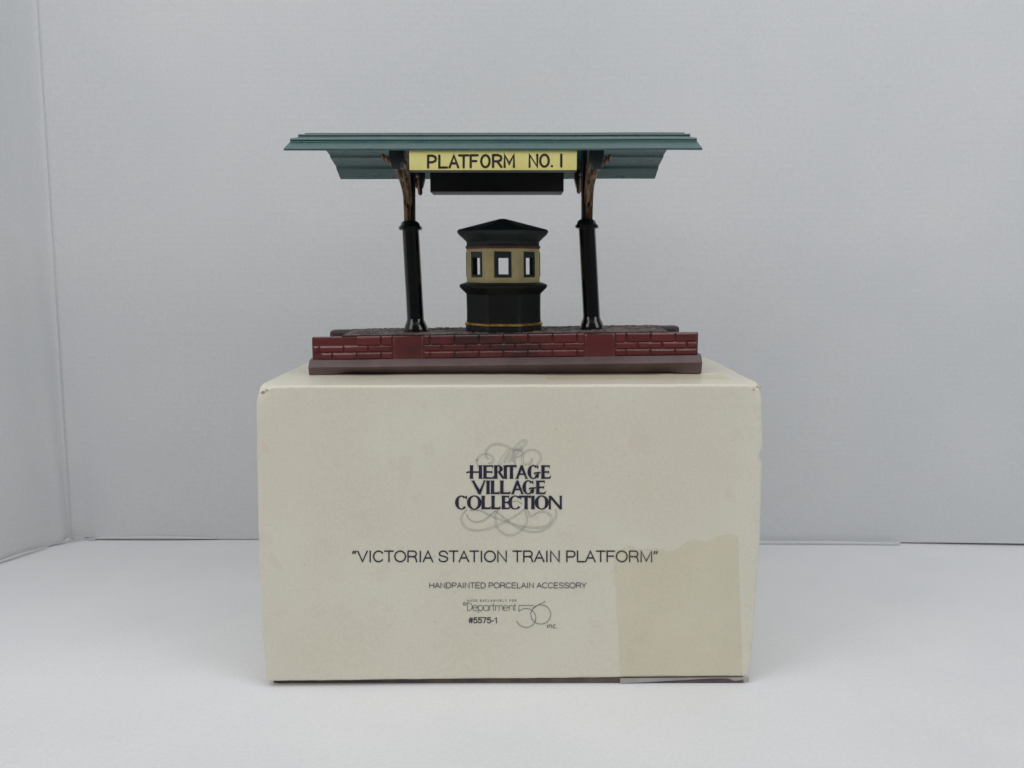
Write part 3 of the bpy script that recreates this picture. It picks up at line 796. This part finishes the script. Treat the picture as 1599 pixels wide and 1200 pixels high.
# roof: two pitches, each of three overlapping flutes; rises symmetrically to the ridge
half = [(0, 892), (.3, 893.2), (40.5, 909.6), (41, 910.6), (40, 912.4), (41, 914.2), (44, 915.2), (94, 924.6), (94.5, 925.6), (93.6, 927.4), (94.8, 929.2), (98, 930), (140, 935.5), (142, 938.5), (146, 939.3), (219, 944)]
def roof_profile(y):
    for (a, za), (b, zb) in zip(half, half[1:]):
        if a <= y <= b: return za+(zb-za)*(y-a)/(b-a)
up = [(1338+a, z) for a, z in half]+[(1776-a, z) for a, z in reversed(half[:-1])]
T_R = 3.2
lowhalf = [(1.2, 892-1.6), (41, 909.5-T_R), (44, 910.6), (46, 911.6), (95, 921.8), (98, 924.8), (101, 926.4), (141, 932.4), (144, 935.2), (147, 936.1), (219, 940.6)]
low = [(1338+a, z) for a, z in lowhalf]+[(1776-a, z) for a, z in reversed(lowhalf[:-1])]
ringp = up+list(reversed(low))
nx = 40; rings = []
for i in range(nx+1):
    x = -356.5+653.5*i/nx
    sag = .5*noise.noise(V((x/150, 3, 3)))+.0022*(x+30)*.6+1.8
    rings.append([(x, y, z+sag) for y, z in ringp])
v_, f_ = loft(rings)
roof = obj('canopy_roof', v_, f_, M['teal'], parent=FG, smooth=True, autos=24)
for xc in (-187, 129):
    v_, f_ = lathe(xc, 1557, [(941, 8), (946.5, 8), (948.2, 6.5), (948.8, 3)], 0, 14)
    obj('ridge_stud', v_, f_, M['teal'], parent=roof, smooth=True)

# hanging sign boards, front and rear
def board(face):
    """solid hanging block under an eave; its top follows the slope of the roof's underside"""
    if face < 0: a, b, za, zb, yp = 1343.4, 1374, 893, 905, 1342.2
    else: a, b, za, zb, yp = 1690, 1770.5, 921, 891.6, 1770.55
    v_ = [(x, y, z) for x in (-162, 102.5) for y, z in ((a, 862.2 if face < 0 else 859.2), (b, 862.2 if face < 0 else 859.2), (b, zb), (a, za))]
    f_ = [(0, 1, 2, 3), (4, 5, 6, 7), (0, 1, 5, 4), (1, 2, 6, 5), (2, 3, 7, 6), (3, 0, 4, 7)]
    o = obj('sign_board', v_, f_, M['board'], parent=FG, bevel=.8)
    v_, f_ = box(-161.2, 101.6, yp, yp+1.15, 862.4 if face < 0 else 859.6, 892.6)
    obj('yellow_panel', v_, f_, M['yellow'], parent=o, bevel=.4, label='yellow painted sign panel')
    return o
bf = board(-1)
board(1)
YS = 1341.9
class SArt(Art):
    def pt(s, px, py, o):
        x, z = on_plane(px, py, YS); return (x, YS-o*.5, z)
sl = SArt()
def ss(*pts, curve=False):
    sl.strip(curve_px(pts, 6) if curve else list(pts), 3.6)
def top_y(x): return 243.5-(x-668)*.0088
def G(x, t): return (x, top_y(x)+t*18.7)
def glyph(s, x0, x1):
    X_ = lambda u: x0+(x1-x0)*u
    st = lambda *p, c=False: ss(*[G(X_(u), t) for u, t in p], curve=c)
    if s == 'P': st((0, 1), (0, 0)); st((0, 0), (.55, 0), (.92, .1), (1, .27), (.92, .45), (.55, .55), (0, .55))
    if s == 'L': st((0, 0), (0, 1), (1, 1))
    if s == 'A': st((0, 1), (.5, 0), (1, 1)); st((.2, .66), (.8, .66))
    if s == 'T': st((0, 0), (1, 0)); st((.5, 0), (.5, 1))
    if s == 'F': st((1, 0), (0, 0), (0, 1)); st((0, .48), (.8, .48))
    if s == 'O':
        n = 20; ss(*[G(X_(.5+.5*math.cos(a)), .5+.5*math.sin(a)) for a in [2*math.pi*k/n for k in range(n+1)]])
    if s == 'R': st((0, 1), (0, 0)); st((0, 0), (.6, 0), (.92, .1), (.97, .26), (.9, .43), (.6, .52), (0, .52)); st((.5, .52), (1, 1))
    if s == 'M': st((0, 1), (0, 0), (.5, .72), (1, 0), (1, 1))
    if s == 'N': st((0, 1), (0, 0), (1, 1), (1, 0))
    if s == '.': st((0, .96), (.3, .96))
    if s == 'I': st((.5, 0), (.5, 1))
for s, a, b in (('P', 669, 681), ('L', 686.5, 698.5), ('A', 702.5, 716), ('T', 717.5, 731.5), ('F', 735.5, 746.5), ('O', 752, 765), ('R', 770.5, 783.5), ('M', 788.5, 803), ('N', 827.5, 839.5), ('O', 844, 857.5), ('.', 862, 864), ('I', 874, 880)):
    if a in (827.5, 874):
        obj('sign_word', sl.v, sl.f, M['ink_black'], parent=bf); sl = SArt()
    glyph(s, a, b)
obj('sign_word', sl.v, sl.f, M['ink_black'], parent=bf)

# ticket kiosk -------------------------------------------------------
KX, KY = -15, 1560
def round_oct(cx_, cy_, z, ap, f=.20):
    c = ngon_ring(cx_, cy_, z, ap); out = []
    for i in range(8):
        p, a, b = V(c[i]), V(c[i-1]), V(c[(i+1) % 8])
        s0, s1 = p.lerp(a, f), p.lerp(b, f)
        for k in range(5):
            t = k/4; out.append(tuple(s0*(1-t)**2+p*2*t*(1-t)+s1*t*t))
    return out
def oct_loft(prof, m, name, parent, cx_=KX, autos=30, cap=True, f=.11):
    rings = [round_oct(cx_-(z-590)*.01, KY, z, a, f) for z, a in prof]
    v_, f_ = loft(rings, cap=cap)
    return obj(name, v_, f_, m, parent=parent, smooth=True, autos=autos)
kz = 592.5
kiosk = oct_loft([(kz-1, 69), (kz+1, 70.5), (kz+12, 70), (kz+14, 69), (kz+19, 68.5), (kz+22, 68), (kz+40, 67.8), (662, 68.2), (664, 69.5), (674, 79.5), (678, 80.5), (680, 79), (682.5, 72), (683.5, 66)], M['kiosk_dark'], 'ticket_kiosk', FG)
oct_loft([(kz+12.5, 69.2), (kz+13.8, 71.8), (kz+17.2, 71.9), (kz+18.6, 69)], M['gold'], 'gold_band', kiosk, autos=50)
def panel_pt(k, s, z, ap):
    """point on the k-th octagon face: s along the face, z height, ap distance from the axis"""
    a = -math.pi/2+k*math.pi/4; ox = KX-(z-590)*.01
    return (ox+ap*math.cos(a)-s*math.sin(a), KY+ap*math.sin(a)+s*math.cos(a), z)
# cream window storey: eight faces, each pierced
AO, AI = 66.5, 60.5
zc0, zc1 = 683, 744
wz0, wz1 = 696.5, 729
hw = 10.4
def ring_face(k, z0, z1):
    h0 = AO*math.tan(math.pi/8); h1 = AI*math.tan(math.pi/8); v_ = []; f_ = []
    O = [(-h0, z0), (h0, z0), (h0, z1), (-h0, z1)]; W = [(-hw, wz0), (hw, wz0), (hw, wz1), (-hw, wz1)]
    v_ += [panel_pt(k, s, z, AO) for s, z in O]+[panel_pt(k, s, z, AO) for s, z in W]
    O2 = [(-h1, z0), (h1, z0), (h1, z1), (-h1, z1)]
    v_ += [panel_pt(k, s, z, AI) for s, z in O2]+[panel_pt(k, s, z, AI) for s, z in W]
    for a in range(4):
        b = (a+1) % 4
        f_ += [(a, b, 4+b, 4+a), (8+a, 12+a, 12+b, 8+b), (4+a, 4+b, 12+b, 12+a)]
    return v_, f_
v_, f_ = join(*[ring_face(k, zc0, zc1) for k in range(8)])
storey = obj('window_storey', v_, f_, M['cream'], parent=kiosk)
for k in range(8):
    dx = (.5, 0, 0)
    o1 = [(-15.6, 692.5), (15.6, 692.8), (15.2, 738.6), (-15.4, 739)]; o2 = [(-14.6, 693.4), (14.6, 693.6), (14.4, 737.8), (-14.5, 738)]
    if k % 2: o1 = [(s*.93, z) for s, z in o1]; o2 = [(s*.93, z) for s, z in o2]
    i1 = [(-hw+.7, wz0+.7), (hw-.7, wz0+.7), (hw-.7, wz1-.7), (-hw+.7, wz1-.7)]
    rings = [[panel_pt(k, s, z, a) for s, z in pts] for pts, a in ((o1, AO-.6), (o2, AO+1.6), (i1, AO+1.6), (i1, AI-.5))]
    v_, f_ = loft(rings, cap=False)
    obj('window_frame', v_, f_, M['frame'], parent=kiosk, smooth=True, autos=40)
oct_loft([(744.2, 66), (745, 68.3), (748, 68.5), (749.5, 66.5)], M['redline'], 'red_band', kiosk, autos=50)
oct_loft([(749, 66.6), (756, 66.2), (758, 68), (763, 73), (768, 78.8), (772, 82), (775.5, 82.8), (778.5, 80.5), (786, 53), (795, 20), (799, 5)], M['kiosk_roof'], 'kiosk_roof', kiosk, autos=50, f=.12)
